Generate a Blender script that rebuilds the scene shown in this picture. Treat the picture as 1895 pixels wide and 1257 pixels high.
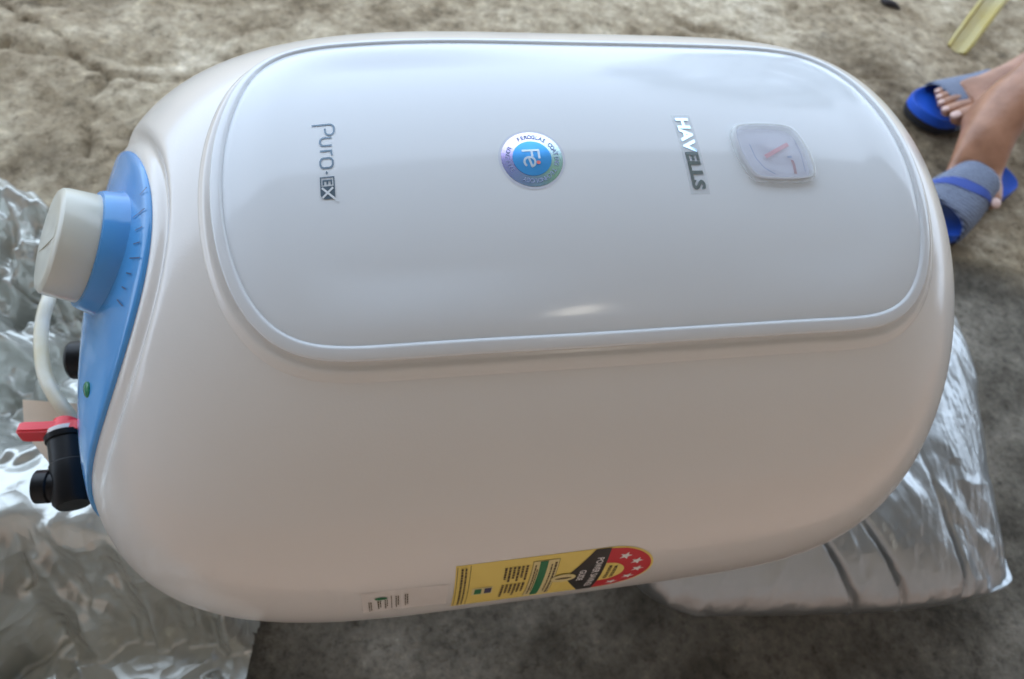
import bpy, bmesh, math, random
import numpy as np
from mathutils import Vector, Matrix, Euler
random.seed(7); rng = np.random.default_rng(7)
for o in list(bpy.data.objects): bpy.data.objects.remove(o)
S = bpy.context.scene; COL = S.collection; rad = math.radians

# ------------------------------------------------------------------ camera
GZ = .36                                   # height of the heater's axis over the ground
cam = bpy.data.cameras.new('camera'); camo = bpy.data.objects.new('camera', cam); COL.objects.link(camo)
camo.location = (-.09397, -.30007, .43532 + GZ)
camo.rotation_euler = (.594031, -.129327, -.162305)
cam.sensor_width = 36; cam.lens = 1330.19 * 36 / 1895; cam.clip_start = .02; cam.clip_end = 400
cam.dof.use_dof = True; cam.dof.focus_distance = .315; cam.dof.aperture_fstop = 12
S.camera = camo
S.render.resolution_x = 1024; S.render.resolution_y = 679

# ------------------------------------------------------------------ sky, sun, exposure
SUN_EL, SUN_AZ = 60, 172                    # degrees; azimuth measured from +Y towards +X
w = bpy.data.worlds.new('World'); S.world = w; w.use_nodes = True
nt = w.node_tree; bg = nt.nodes['Background']
sky = nt.nodes.new('ShaderNodeTexSky'); sky.sky_type = 'NISHITA'; sky.sun_disc = False
sky.sun_elevation = rad(SUN_EL); sky.sun_rotation = rad(SUN_AZ); sky.dust_density = 4; sky.air_density = 1.0
hs = nt.nodes.new('ShaderNodeHueSaturation'); hs.inputs['Saturation'].default_value = .42
cl = nt.nodes.new('ShaderNodeMix'); cl.data_type = 'RGBA'; cl.inputs[0].default_value = .72      # high even cloud over most of the sky
cl.inputs[7].default_value = (6.9, 8.4, 10.4, 1)
nt.links.new(sky.outputs[0], hs.inputs['Color']); nt.links.new(hs.outputs[0], cl.inputs[6]); nt.links.new(cl.outputs[2], bg.inputs['Color'])
bg.inputs['Strength'].default_value = .15
sl = bpy.data.lights.new('sun', 'SUN'); sl.energy = .9; sl.angle = rad(40); sl.color = (1, .95, .88)
so = bpy.data.objects.new('sun', sl); COL.objects.link(so)
d = Vector((math.sin(rad(SUN_AZ)) * math.cos(rad(SUN_EL)), math.cos(rad(SUN_AZ)) * math.cos(rad(SUN_EL)), math.sin(rad(SUN_EL))))
so.rotation_euler = d.to_track_quat('Z', 'Y').to_euler(); so.location = (1, 3, 5)
S.view_settings.view_transform = 'Standard'; S.view_settings.look = 'None'; S.view_settings.gamma = 1
S.view_settings.exposure = 1.32
S.render.engine = 'CYCLES'

# ------------------------------------------------------------------ helpers
def mat(name, col, rough=.5, metal=0., ior=1.5, bump=0, bscale=200, var=0, vscale=8, col2=None, **kw):
    m = bpy.data.materials.new(name); m.use_nodes = True; n = m.node_tree.nodes; l = m.node_tree.links
    b = n['Principled BSDF']; b.inputs['Base Color'].default_value = (*col, 1)
    b.inputs['Roughness'].default_value = rough; b.inputs['Metallic'].default_value = metal; b.inputs['IOR'].default_value = ior
    for k, v in kw.items(): b.inputs[k.replace('_', ' ')].default_value = v
    tc = n.new('ShaderNodeTexCoord')
    if var or col2:
        t = n.new('ShaderNodeTexNoise'); t.inputs['Scale'].default_value = vscale; t.inputs['Detail'].default_value = 6
        l.new(tc.outputs['Object'], t.inputs['Vector'])
        r = n.new('ShaderNodeValToRGB'); r.color_ramp.elements[0].position = .35; r.color_ramp.elements[1].position = .65
        c2 = col2 or tuple(c * (1 - var) for c in col)
        r.color_ramp.elements[0].color = (*c2, 1); r.color_ramp.elements[1].color = (*col, 1)
        l.new(t.outputs[0], r.inputs[0]); l.new(r.outputs[0], b.inputs['Base Color'])
    if bump:
        t = n.new('ShaderNodeTexNoise'); t.inputs['Scale'].default_value = bscale; t.inputs['Detail'].default_value = 5
        l.new(tc.outputs['Object'], t.inputs['Vector'])
        bn = n.new('ShaderNodeBump'); bn.inputs['Strength'].default_value = 1; bn.inputs['Distance'].default_value = bump
        l.new(t.outputs[0], bn.inputs['Height']); l.new(bn.outputs[0], b.inputs['Normal'])
    return m

def mesh(name, verts, faces, m, parent=None, smooth=True):
    me = bpy.data.meshes.new(name); me.from_pydata([tuple(map(float, v)) for v in verts], [], faces); me.update()
    if smooth: me.polygons.foreach_set('use_smooth', [True] * len(me.polygons))
    ms = m if isinstance(m, (list, tuple)) else [m]
    for k in ms: me.materials.append(k)
    o = bpy.data.objects.new(name, me); COL.objects.link(o)
    if parent is not None:
        o.parent = parent; o.matrix_parent_inverse = Matrix.Translation(parent.location).inverted() @ Matrix()
    return o

def grid_faces(nu, nv, wrap_v=False, wrap_u=False):
    f = []
    for i in range(nu if wrap_u else nu - 1):
        for j in range(nv if wrap_v else nv - 1):
            a = i * nv + j; b = i * nv + (j + 1) % nv; i2 = (i + 1) % nu
            f.append((a, b, i2 * nv + (j + 1) % nv, i2 * nv + j))
    return f

def empty(name, loc, label, cat, group=None):
    o = bpy.data.objects.new(name, None); COL.objects.link(o); o.location = loc; o.empty_display_size = .05
    return tag(o, label, cat, group)

def tag(o, label=None, cat=None, group=None, kind=None):
    if label: o['label'] = label
    if cat: o['category'] = cat
    if group: o['group'] = group
    if kind: o['kind'] = kind
    return o

def frame(axis, up=(0, 0, 1)):
    a = np.array(axis, float); a /= np.linalg.norm(a); u = np.cross(up, a)
    if np.linalg.norm(u) < 1e-3: u = np.cross((0, 1, 0), a)
    u /= np.linalg.norm(u); return u, np.cross(a, u), a

def lathe(name, c, axis, prof, m, parent=None, n=64, smooth=True, ang=None):
    """prof = [(radius, height along axis)...]"""
    u, v, a = frame(axis); c = np.array(c, float); V = []
    for r, h in prof:
        for k in range(n):
            t = 2 * math.pi * k / n; V.append(c + a * h + r * (math.cos(t) * u + math.sin(t) * v))
    F = [tuple(reversed(f)) for f in grid_faces(len(prof), n, True)]
    F.append(tuple(range(n))); F.append(tuple(reversed(range((len(prof) - 1) * n, len(prof) * n))))
    o = mesh(name, V, F, m, parent, smooth)
    if smooth: sharp(o, 35)
    return o

def sharp(o, deg):
    me = o.data; bm = bmesh.new(); bm.from_mesh(me); bmesh.ops.recalc_face_normals(bm, faces=bm.faces)
    for e in bm.edges:
        if len(e.link_faces) == 2 and e.calc_face_angle(0) > rad(deg): e.smooth = False
    bm.to_mesh(me); bm.free()

def tube(name, pts, r, m, parent=None, n=16, sub=8):
    P = [np.array(p, float) for p in pts]; Q = []
    ext = [2 * P[0] - P[1]] + P + [2 * P[-1] - P[-2]]
    rr = r if isinstance(r, (list, tuple)) else [r] * len(P); R2 = []
    for i in range(1, len(ext) - 2):
        for k in range(sub):
            t = k / sub; p0, p1, p2, p3 = ext[i - 1:i + 3]
            Q.append(.5 * (2 * p1 + (p2 - p0) * t + (2 * p0 - 5 * p1 + 4 * p2 - p3) * t * t + (3 * p1 - p0 - 3 * p2 + p3) * t ** 3))
            R2.append(rr[i - 1] * (1 - t) + rr[i] * t)
    Q.append(P[-1]); R2.append(rr[-1]); V = []; u = None
    for i, q in enumerate(Q):
        tdir = Q[min(i + 1, len(Q) - 1)] - Q[max(i - 1, 0)]; tdir /= np.linalg.norm(tdir)
        if u is None: u = frame(tdir)[0]
        u = u - tdir * (u @ tdir); u /= np.linalg.norm(u); v = np.cross(tdir, u)
        for k in range(n):
            a = 2 * math.pi * k / n; V.append(q + R2[i] * (math.cos(a) * u + math.sin(a) * v))
    F = grid_faces(len(Q), n, True); F.append(tuple(reversed(range(n)))); F.append(tuple(range((len(Q) - 1) * n, len(Q) * n)))
    o = mesh(name, V, F, m, parent); sharp(o, 50); return o

def prism(name, poly, z0, z1, m, parent=None, M=None, bev=0, seg=3):
    n = len(poly); V = [(x, y, z0) for x, y in poly] + [(x, y, z1) for x, y in poly]
    F = [tuple(reversed(range(n))), tuple(range(n, 2 * n))] + [(i, (i + 1) % n, n + (i + 1) % n, n + i) for i in range(n)]
    bm = bmesh.new(); vs = [bm.verts.new(v) for v in V]
    for f in F: bm.faces.new([vs[i] for i in f])
    bmesh.ops.recalc_face_normals(bm, faces=bm.faces)
    if bev:
        es = [e for e in bm.edges if len(e.link_faces) == 2 and e.calc_face_angle(0) > .5]
        bmesh.ops.bevel(bm, geom=es, offset=bev, segments=seg, affect='EDGES')
    if M is not None: bm.transform(M)
    me = bpy.data.meshes.new(name); bm.to_mesh(me); bm.free(); me.materials.append(m)
    me.polygons.foreach_set('use_smooth', [True] * len(me.polygons))
    o = bpy.data.objects.new(name, me); COL.objects.link(o)
    if parent is not None:
        o.parent = parent; o.matrix_parent_inverse = Matrix.Translation(parent.location).inverted()
    sharp(o, 40); return o

def hashn(ix, iy, s):
    h = (ix.astype(np.int64) * 374761393 + iy.astype(np.int64) * 668265263 + s * 1442695041) & 0x7fffffff
    h = ((h ^ (h >> 13)) * 1274126177) & 0x7fffffff
    return ((h ^ (h >> 16)) & 0xffff) / 65535.
def vnoise(x, y, s=0):
    ix = np.floor(x); iy = np.floor(y); fx = x - ix; fy = y - iy
    fx = fx * fx * (3 - 2 * fx); fy = fy * fy * (3 - 2 * fy)
    a = hashn(ix, iy, s); b = hashn(ix + 1, iy, s); c = hashn(ix, iy + 1, s); e = hashn(ix + 1, iy + 1, s)
    return (a * (1 - fx) + b * fx) * (1 - fy) + (c * (1 - fx) + e * fx) * fy - .5
def fbm(x, y, s=0, o=4):
    return sum(vnoise(x * 2 ** k, y * 2 ** k, s + k * 17) / 2 ** k for k in range(o))
def crumple(x, y, s=0, n=7, f=9.):
    """sharp random folds, like crushed foil"""
    h = np.zeros_like(x); r = np.random.default_rng(s)
    wx = fbm(x * 5, y * 5, s) * .12; wy = fbm(x * 5, y * 5, s + 50) * .12
    for k in range(n):
        a = r.uniform(0, math.pi); ff = f * r.uniform(.6, 2.4)
        t = ((x + wx * r.uniform(.5, 2)) * math.cos(a) + (y + wy * r.uniform(.5, 2)) * math.sin(a)) * ff + r.uniform(0, 9)
        tri = 1 - np.abs((t % 1) - .5) * 2
        h += (np.abs(tri) ** r.uniform(.95, 1.5) - .45) / ff * (0.35 + 1.3 * np.clip(vnoise(x * 6, y * 6, s + k * 7) + .5, 0, 1))
    return h - h.mean()

def text_mesh(body, size, bold=0., space=1.):
    c = bpy.data.curves.new('t', 'FONT'); c.body = body; c.size = size; c.offset = bold; c.space_character = space
    c.align_x = 'CENTER'; c.align_y = 'CENTER'; c.resolution_u = 3
    o = bpy.data.objects.new('t', c); me = bpy.data.meshes.new_from_object(o)
    V = np.array([v.co[:2] for v in me.vertices]); F = [tuple(p.vertices) for p in me.polygons]
    bpy.data.objects.remove(o); bpy.data.curves.remove(c); bpy.data.meshes.remove(me)
    return V, F

# ------------------------------------------------------------------ heater shape: round barrel along X with rounded ends
A, W, H, NX = .26, .19622, .19989, 2.007
PL, PR, ZL, ZR = 4.2147, 5.9995, 2.7608, 6.2847
def pf(x, pl, pr):
    p = np.where(x < 0, pl, pr); return np.clip(1 - np.abs(x / A) ** p, 1e-9, 1) ** (1 / p)
ROLL = rad(8); CR, SR = math.cos(ROLL), math.sin(ROLL)
def cap_e(y, z):                                       # 1 on the edge of the blue end cover
    yy = y * CR + z * SR; zz = -y * SR + z * CR
    return np.sqrt(((yy + .012) / .1115) ** 2 + ((zz - .02) / .1395) ** 2), yy, zz
def end_x(y, z):
    lo = np.full(y.shape, -A); hi = np.full(y.shape, 0.)
    for _ in range(40):
        m = (lo + hi) / 2; P = np.stack([m, y, z], -1); inside = implicit(P) < 1
        hi = np.where(inside, m, hi); lo = np.where(inside, lo, m)
    return hi
_ea = np.linspace(-.3, math.pi + .3, 160); _ey = -.012 + .1115 * np.cos(_ea); _ez = .02 + .1395 * np.sin(_ea)
_yy, _zz = _ey * CR - _ez * SR, _ey * SR + _ez * CR
EDGE = None
def dent(x, y, z):                                     # recess moulded around the end cover
    global EDGE
    if EDGE is None: EDGE = np.stack([end_x(_yy, _zz), _yy, _zz], -1)
    x, y, z = np.broadcast_arrays(np.asarray(x, float), y, z); out = np.zeros(x.shape); sel = x < -.1
    if not sel.any(): return out
    p = np.stack([x[sel], y[sel], z[sel]], -1); d = np.full(len(p), 9.)
    for q in EDGE: d = np.minimum(d, ((p - q) ** 2).sum(-1))
    d = np.sqrt(d); e, yy, zz = cap_e(p[:, 1], p[:, 2]); d = np.where(e < 1, -d, d)
    m = 1 / (1 + np.exp(-(zz - .105) / .014))
    g = m * (-.0046 / (1 + np.exp((d - .0125) / .0017)) - .0020 * np.exp(-((d - .0095) / .0035) ** 2))
    fl = -.0095 * np.clip(1 - e * e, 0, 1) ** .8 / (1 + np.exp(-(zz - .090) / .014))
    out[sel] = g + fl; return out
def topz(x, y):
    sy = pf(x, PL, PR); sz = pf(x, ZL, ZR)
    return sz * H * np.clip(1 - np.abs(y / (W * sy)) ** NX, 1e-4, 1) ** (1 / NX)
def implicit(P):
    x, y, z = P[..., 0], P[..., 1], P[..., 2]
    return (np.abs(y / (W * pf(x, PL, PR))) ** NX + np.abs(z / (H * pf(x, ZL, ZR))) ** NX) ** (1 / NX)
def normal(P):
    e = 2e-4; g = []
    for k in range(3):
        dv = np.zeros(3); dv[k] = e; g.append(implicit(P + dv) - implicit(P - dv))
    g = np.stack(g, -1); return g / np.linalg.norm(g, axis=-1, keepdims=True)
OFF = np.array([0, 0, GZ])
def PS(x, y, h=0.):                                    # point on the top of the barrel, h above it
    x = np.asarray(x, float); y = np.asarray(y, float)
    P = np.stack([x, y, topz(x, y)], -1); return P + normal(P) * np.asarray(h)[..., None] + OFF
def SS(x, th, h=0.):                                   # point on the front side, th = angle above the horizontal
    x = np.asarray(x, float); th = np.asarray(th, float)
    P = np.stack([x, -W * pf(x, PL, PR) * np.cos(th), H * pf(x, ZL, ZR) * np.sin(th)], -1)
    return P + normal(P) * np.asarray(h)[..., None] + OFF

def flat_z(x, y):                                      # the front panel itself is flatter along X than the shell
    f = 1 - np.where(x < .045, 1.9, 1.4) * (x - .045) ** 2
    return f * H * np.clip(1 - np.abs(y / W) ** NX, 1e-4, 1) ** (1 / NX)
def PP(x, y, h=0., w=1.):
    x = np.asarray(x, float); y = np.asarray(y, float); e = 1e-4
    Q = np.stack([x, y, flat_z(x, y)], -1); gx = (flat_z(x + e, y) - flat_z(x - e, y)) / (2 * e); gy = (flat_z(x, y + e) - flat_z(x, y - e)) / (2 * e)
    N = np.stack([-gx, -gy, np.ones_like(gx)], -1); N /= np.linalg.norm(N, axis=-1, keepdims=True)
    return (Q + N * np.asarray(h)[..., None] + OFF) * w + PS(x, y, h) * (1 - w)

# ------------------------------------------------------------------ materials
M_body = mat('white_plastic', (.78, .75, .715), .19, Coat_Weight=.3, Coat_Roughness=.12, bump=.00006, bscale=700, var=.03, vscale=5)
M_panel = mat('glossy_panel', (.75, .79, .83), .10, ior=1.5, Specular_IOR_Level=.36)
M_frame = mat('frame_plastic', (.74, .77, .80), .16)
M_blue = mat('blue_plastic', (.09, .34, .74), .14, bump=.00005, bscale=400)
M_knob = mat('ivory_knob', (.66, .66, .58), .22)
M_chrome = mat('mirror_lettering', (.52, .68, .82), .06, metal=1.)
M_greytext = mat('grey_lettering', (.12, .17, .22), .25, metal=.4)
M_clear = mat('clear_film', (.70, .74, .78), .12, Alpha=.25)
M_gap = mat('panel_coloured_print', (.75, .79, .83), .15)
M_black = mat('black_plastic', (.005, .005, .006), .38, Specular_IOR_Level=.3)
M_red = mat('red_plastic', (.85, .035, .05), .35)
M_yellow = mat('yellow_print', (.82, .63, .15), .4)
M_redp = mat('red_print', (.60, .015, .03), .4)
M_blackp = mat('black_print', (.012, .012, .012), .4)
M_brown = mat('brown_print', (.10, .07, .03), .5)
M_green = mat('green_print', (.005, .17, .06), .4)
M_white = mat('white_print', (.80, .76, .74), .4)
M_navy = mat('navy_print', (.03, .035, .10), .5)
M_cream = mat('cream_print', (.72, .60, .28), .45)
M_label = mat('white_label', (.70, .66, .62), .4)
M_olive = mat('gold_edge', (.32, .26, .08), .5)

def smudge(m, lo, hi, sc):
    n = m.node_tree.nodes; l = m.node_tree.links; tc = n.new('ShaderNodeTexCoord'); t = n.new('ShaderNodeTexNoise'); t.inputs['Scale'].default_value = sc; t.inputs['Detail'].default_value = 5
    l.new(tc.outputs['Object'], t.inputs['Vector']); r = n.new('ShaderNodeMapRange'); r.inputs[1].default_value = .35; r.inputs[2].default_value = .7; r.inputs[3].default_value = lo; r.inputs[4].default_value = hi
    l.new(t.outputs[0], r.inputs[0]); l.new(r.outputs[0], n['Principled BSDF'].inputs['Roughness'])
smudge(M_panel, .09, .14, 14)
# ------------------------------------------------------------------ ground: one sheet, rough pale concrete meeting a smoother grey floor
def dens(lo, hi, step, far):
    c = list(np.arange(lo, hi, step)); s = step; a = lo; L = []
    while a > -far: s *= 1.35; a -= s; L.append(a)
    s = step; a = c[-1]; Rr = []
    while a < far: s *= 1.35; a += s; Rr.append(a)
    return np.array(L[::-1] + c + Rr)
gx = dens(-1.1, 1.9, .0075, 120); gy = dens(-.6, 1.6, .0075, 120)
GX, GY = np.meshgrid(gx, gy, indexing='ij')
edge = .30 + fbm(GX * 5, GY * 5, 3) * .10
rough = 1 / (1 + np.exp(-(GY - edge) / .012))
near = (np.abs(GX) < 3) & (np.abs(GY) < 3)
cr = np.abs((GY - .80) + .28 * np.clip(GX + .47, -.3, 0) * 1.0 + .04 * fbm(GX * 9, GY * 9, 5) + .0 * GX)
crack = np.exp(-(cr / .012) ** 2) * (GX < -.2) * (GX > -.9) * (.5 + fbm(GX * 12, GY * 12, 9))
GZZ = rough * (.010 + .012 * fbm(GX * 7, GY * 7, 11) + .006 * fbm(GX * 38, GY * 38, 12, 3) - .016 * np.clip(crack, 0, 1)) + (1 - rough) * .0015 * fbm(GX * 10, GY * 10, 13)
pebb = np.clip(fbm(GX * 45, GY * 45, 21, 2) - .12, 0, 1) * .012 * np.exp(-((GY - edge - .02) / .05) ** 2)
for (pts_) in (((-.75, 1.02), (-.61, .912), (-.545, .85), (-.513, .81), (-.474, .762), (-.39, .752), (-.28, .77), (-.1, .735)), ((-.61, .912), (-.66, .82), (-.72, .70)), ((-.474, .762), (-.50, .66), (-.47, .58)), ((.55, .95), (.70, .90), (.78, .80), (.95, .78))):
    dm = np.full(GX.shape, 9.); wx_ = GX + .02 * fbm(GX * 22, GY * 22, 41, 3); wy_ = GY + .02 * fbm(GX * 22, GY * 22, 43, 3)
    for (x1_, y1_), (x2_, y2_) in zip(pts_[:-1], pts_[1:]):
        t_ = np.clip(((wx_ - x1_) * (x2_ - x1_) + (wy_ - y1_) * (y2_ - y1_)) / ((x2_ - x1_) ** 2 + (y2_ - y1_) ** 2), 0, 1)
        dm = np.minimum(dm, np.hypot(wx_ - x1_ - t_ * (x2_ - x1_), wy_ - y1_ - t_ * (y2_ - y1_)))
    wd_ = .010 * np.clip(.6 + vnoise(GX * 9, GY * 9, 47) * 1.2, .15, 1.2); GZZ = GZZ - .010 * np.exp(-(dm / wd_) ** 2) + .004 * np.exp(-((dm - .025) / .015) ** 2)
GZZ = (GZZ + pebb) * near - .012
M_ground = bpy.data.materials.new('concrete_ground'); M_ground.use_nodes = True
def ground_mat(m):
    n = m.node_tree.nodes; l = m.node_tree.links; b = n['Principled BSDF']; b.inputs['Roughness'].default_value = .9
    b.inputs['Specular IOR Level'].default_value = .25
    tc = n.new('ShaderNodeTexCoord'); at = n.new('ShaderNodeAttribute'); at.attribute_name = 'rough_zone'
    def noise(sc, det=6, ro=.6, off=0):
        mp = n.new('ShaderNodeMapping'); mp.inputs['Location'].default_value = (off, off * .7, 0); l.new(tc.outputs['Object'], mp.inputs[0])
        t = n.new('ShaderNodeTexNoise'); t.inputs['Scale'].default_value = sc; t.inputs['Detail'].default_value = det
        t.inputs['Roughness'].default_value = ro; l.new(mp.outputs[0], t.inputs['Vector']); return t.outputs[0]
    def ramp(src, stops):
        r = n.new('ShaderNodeValToRGB'); e = r.color_ramp.elements
        e[0].position, e[0].color = stops[0][0], (*stops[0][1], 1); e[1].position, e[1].color = stops[-1][0], (*stops[-1][1], 1)
        for p, c in stops[1:-1]: x = e.new(p); x.color = (*c, 1)
        l.new(src, r.inputs[0]); return r.outputs[0]
    def mix(f, a, c, t='MIX'):
        x = n.new('ShaderNodeMix'); x.data_type = 'RGBA'; x.blend_type = t
        if isinstance(f, float): x.inputs[0].default_value = f
        else: l.new(f, x.inputs[0])
        l.new(a, x.inputs[6]); l.new(c, x.inputs[7]); return x.outputs[2]
    tan = ramp(noise(4.5, 8), [(.33, (.17, .13, .08)), (.45, (.33, .27, .185)), (.56, (.45, .385, .28)), (.68, (.58, .515, .40))])
    spk = ramp(noise(34, 6, .75, 3), [(.33, (.42, .39, .35)), (.45, (.86, .83, .80)), (.56, (1.05, 1.05, 1.05)), (.68, (1.4, 1.4, 1.4))])
    tan = mix(1., tan, spk, 'MULTIPLY')
    stain = ramp(noise(2.3, 3, .5, 8), [(.55, (1, 1, 1)), (.68, (.62, .60, .58))]); tan = mix(1., tan, stain, 'MULTIPLY')
    dk = ramp(noise(11, 7, .7, 4), [(.30, (.42, .40, .37)), (.42, (1, 1, 1))]); tan = mix(1., tan, dk, 'MULTIPLY')
    gry = ramp(noise(7, 9, .65, 5), [(.3, (.04, .034, .025)), (.44, (.11, .098, .078)), (.56, (.20, .182, .15)), (.70, (.32, .295, .25))])
    spk2 = ramp(noise(90, 4, .7, 6), [(.32, (.6, .6, .6)), (.5, (1, 1, 1)), (.7, (1.15, 1.15, 1.15))]); gry = mix(1., gry, spk2, 'MULTIPLY')
    grt = ramp(noise(75, 5, .8, 9), [(.34, (.55, .52, .48)), (.44, (.97, .95, .93)), (.57, (1.03, 1, .97)), (.66, (1.4, 1.37, 1.3))])
    l.new(mix(1., mix(at.outputs['Fac'], gry, tan), grt, 'MULTIPLY'), b.inputs['Base Color'])
    bp = n.new('ShaderNodeBump'); bp.inputs['Distance'].default_value = .004; bp.inputs['Strength'].default_value = 1
    l.new(noise(130, 8, .7, 2), bp.inputs['Height']); l.new(bp.outputs[0], b.inputs['Normal'])
ground_mat(M_ground)
G = mesh('ground', np.stack([GX, GY, GZZ], -1).reshape(-1, 3), [tuple(reversed(f)) for f in grid_faces(len(gx), len(gy))], M_ground)
at = G.data.attributes.new('rough_zone', 'FLOAT', 'POINT'); at.data.foreach_set('value', rough.ravel().astype(np.float32))
tag(G, kind='structure')
M_bounce = mat('warm_bounce', (.86, .57, .41), .6, var=.15, vscale=6)
PF = mesh('bounce_floor', [(-16, -1.6, .0), (16, -1.6, .0), (16, -.48, .0), (-16, -.48, .0), (-16, -.48, -.05), (16, -.48, -.05)], [(0, 1, 2, 3), (3, 2, 5, 4)], M_bounce, None, False); tag(PF, kind='structure')  # added unseen floor strip, throws warm light onto the shell's lower front

# porch that the reflections in the heater's panel show overhead and behind the camera
def box(name, x0, x1, y0, y1, z0, z1, m, parent=None):
    V = [(x, y, z) for z in (z0, z1) for x, y in ((x0, y0), (x1, y0), (x1, y1), (x0, y1))]
    F = [(3, 2, 1, 0), (4, 5, 6, 7), (0, 1, 5, 4), (1, 2, 6, 5), (2, 3, 7, 6), (3, 0, 4, 7)]
    return mesh(name, V, F, m, parent, False)
M_ceil = mat('ceiling_paint', (.40, .43, .46), .9, var=.08, vscale=2)
M_wall = mat('wall_paint', (.56, .465, .39), .9, var=.1, vscale=2)
tag(box('porch_roof', -16, 16, -1.6, .84, 2.35, 2.5, M_ceil), kind='structure')
tag(box('house_wall', -16, 16, -1.8, -1.6, -.02, 2.5, M_wall), 'warm painted house wall behind the porch', 'wall')

M_lampb = mat('lamp_body', (.7, .7, .7), .5); M_lamp = mat('lamp_glow', (1, 1, 1), .5, Emission_Color=(1, .93, .78, 1), Emission_Strength=4.5)
lamp = empty('ceiling_lamp', (.63, -1.28, 2.35), 'lit round lamp under the porch roof, mirrored low in the front panel', 'lamp')
lathe('lamp_body', (.63, -1.28, 2.35), (0, 0, -1), [(.10, 0), (.10, .02), (.092, .03)], M_lampb, lamp, 32)
lathe('diffuser', (.63, -1.28, 2.31), (0, 0, -1), [(.088, .008), (.080, .025), (.05, .034), (0, .036)], M_lamp, lamp, 32)

# ------------------------------------------------------------------ the water heater
root = empty('water_heater', (0, 0, .16), 'glossy white barrel water heater lying on its back with blue end cover', 'water heater')
# body shell
ph = np.concatenate([np.linspace(-math.pi / 2, -.25, 260), np.linspace(-.25, math.pi / 2, 120)[1:]])
th = np.linspace(0, 2 * math.pi, 360, endpoint=False)
PH, TH = np.meshgrid(ph, th, indexing='ij'); X = A * np.sin(PH)
ct, st = np.cos(TH), np.sin(TH)
Y = W * pf(X, PL, PR) * np.sign(ct) * np.abs(ct) ** (2 / NX); Z = H * pf(X, ZL, ZR) * np.sign(st) * np.abs(st) ** (2 / NX)
P = np.stack([X, Y, np.maximum(Z, -.83 * H)], -1)
lev = (np.abs((X - .0237) / .1857) ** 5 + np.abs((Y + .0315) / .092) ** 5) ** .2
under = -.004 / (1 + np.exp((lev - .86) / .012)) * (Z > 0)        # shell dips where the separate front panel lies over it
P = P + normal(P) * (dent(X, Y, Z) + under)[..., None] + OFF
verts = list(P.reshape(-1, 3)); faces = grid_faces(len(ph), len(th), True)
# moulded ridge and groove round the front panel, part of the shell
XC, YC, HX, HY = .0237, -.0285, .1857, .0958
OC = np.array([(-.119, .0640), (-.1362, .0590), (-.1492, .0411), (-.1569, .0136), (-.1610, -.0122), (-.1616, -.041), (-.1590, -.066), (-.1529, -.0887), (-.143, -.1057),
    (-.1285, -.1168), (-.1135, -.1208), (-.0899, -.1227), (-.0412, -.1238), (.0105, -.1243), (.0654, -.1243), (.1242, -.1243), (.1656, -.1236), (.1848, -.1188),
    (.1978, -.1063), (.2055, -.0827), (.2088, -.0554), (.2088, -.025), (.2035, .009), (.1915, .0390), (.1700, .0560), (.111, .0595), (.0113, .0600), (-.0784, .0615)])
NT = 480; q_ = []
for i in range(len(OC)):
    p0, p1, p2, p3 = (OC[(i + k) % len(OC)] for k in (-1, 0, 1, 2))
    for t in np.linspace(0, 1, 24, endpoint=False): q_.append(.5 * (2 * p1 + (p2 - p0) * t + (2 * p0 - 5 * p1 + 4 * p2 - p3) * t * t + (3 * p1 - p0 - 3 * p2 + p3) * t ** 3))
q_ = np.array(q_ + [q_[0]]); L = np.concatenate([[0], np.cumsum(np.hypot(*np.diff(q_, axis=0).T))]); lq = np.linspace(0, L[-1], NT, endpoint=False)
OX, OY = np.interp(lq, L, q_[:, 0]), np.interp(lq, L, q_[:, 1])
ker = np.exp(-(np.arange(-18, 19) / 6.) ** 2 / 2); ker /= ker.sum()
OX = np.convolve(np.concatenate([OX[-18:], OX, OX[:18]]), ker, 'valid'); OY = np.convolve(np.concatenate([OY[-18:], OY, OY[:18]]), ker, 'valid')
tx = np.roll(OX, -1) - np.roll(OX, 1); ty = np.roll(OY, -1) - np.roll(OY, 1); ln = np.hypot(tx, ty); NXi, NYi = -ty / ln, tx / ln   # inward
def ring(u, h):
    x = OX + NXi * u; y = OY + NYi * u
    return PS(x, y, np.full(x.shape, h))
rid = [(-.0125, -.0012), (-.0112, .0001), (-.0095, .0004), (-.0080, .0009), (-.0066, .0014), (-.0054, .0015), (-.0044, .0012), (-.0034, .0006), (-.0024, .0003), (-.0010, .0002), (.002, .0002)]
base = len(verts)
for u, h in [(u_ * .70, h_) for u_, h_ in rid]: verts += list(ring(u, h))
faces += [tuple(base + k for k in f) for f in grid_faces(len(rid), NT, True)]
body = mesh('body', verts, faces, M_body, root)
fr = [(-.0004, .0001), (-.0003, .0026), (.0000, .0034), (.0006, .0039), (.0014, .0041), (.0052, .0041), (.0059, .0040), (.0064, .0036), (.0068, .0030), (.0072, .0022)]
V = []
for u, h in [(u_ * .78, h_) for u_, h_ in fr]: V += list(ring(u, h))
mesh('panel_frame', V, grid_faces(len(fr), NT, True), M_frame, root)
V = []; rings = [(.0047, .0024), (.0056, .0026), (.0072, .0029), (.0105, .0030)]
for u, h in rings: V += list(ring(u, h))
x1 = OX + NXi * .0105; y1 = OY + NYi * .0105
yc = np.full_like(y1, YC); xc = XC + np.sign(x1 - XC) * np.minimum(np.abs(x1 - XC), .095)
for k in np.linspace(0, 1, 40)[1:]:
    x = x1 * (1 - k) + xc * k; y = y1 * (1 - k) + yc * k; V += list(PP(x, y, np.full(x.shape, .0030), min(k / .3, 1) ** 2 * (3 - 2 * min(k / .3, 1))))
front_panel = mesh('front_panel', V, grid_faces(len(rings) + 39, NT, True), M_panel, root)
HP = .0030

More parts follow.
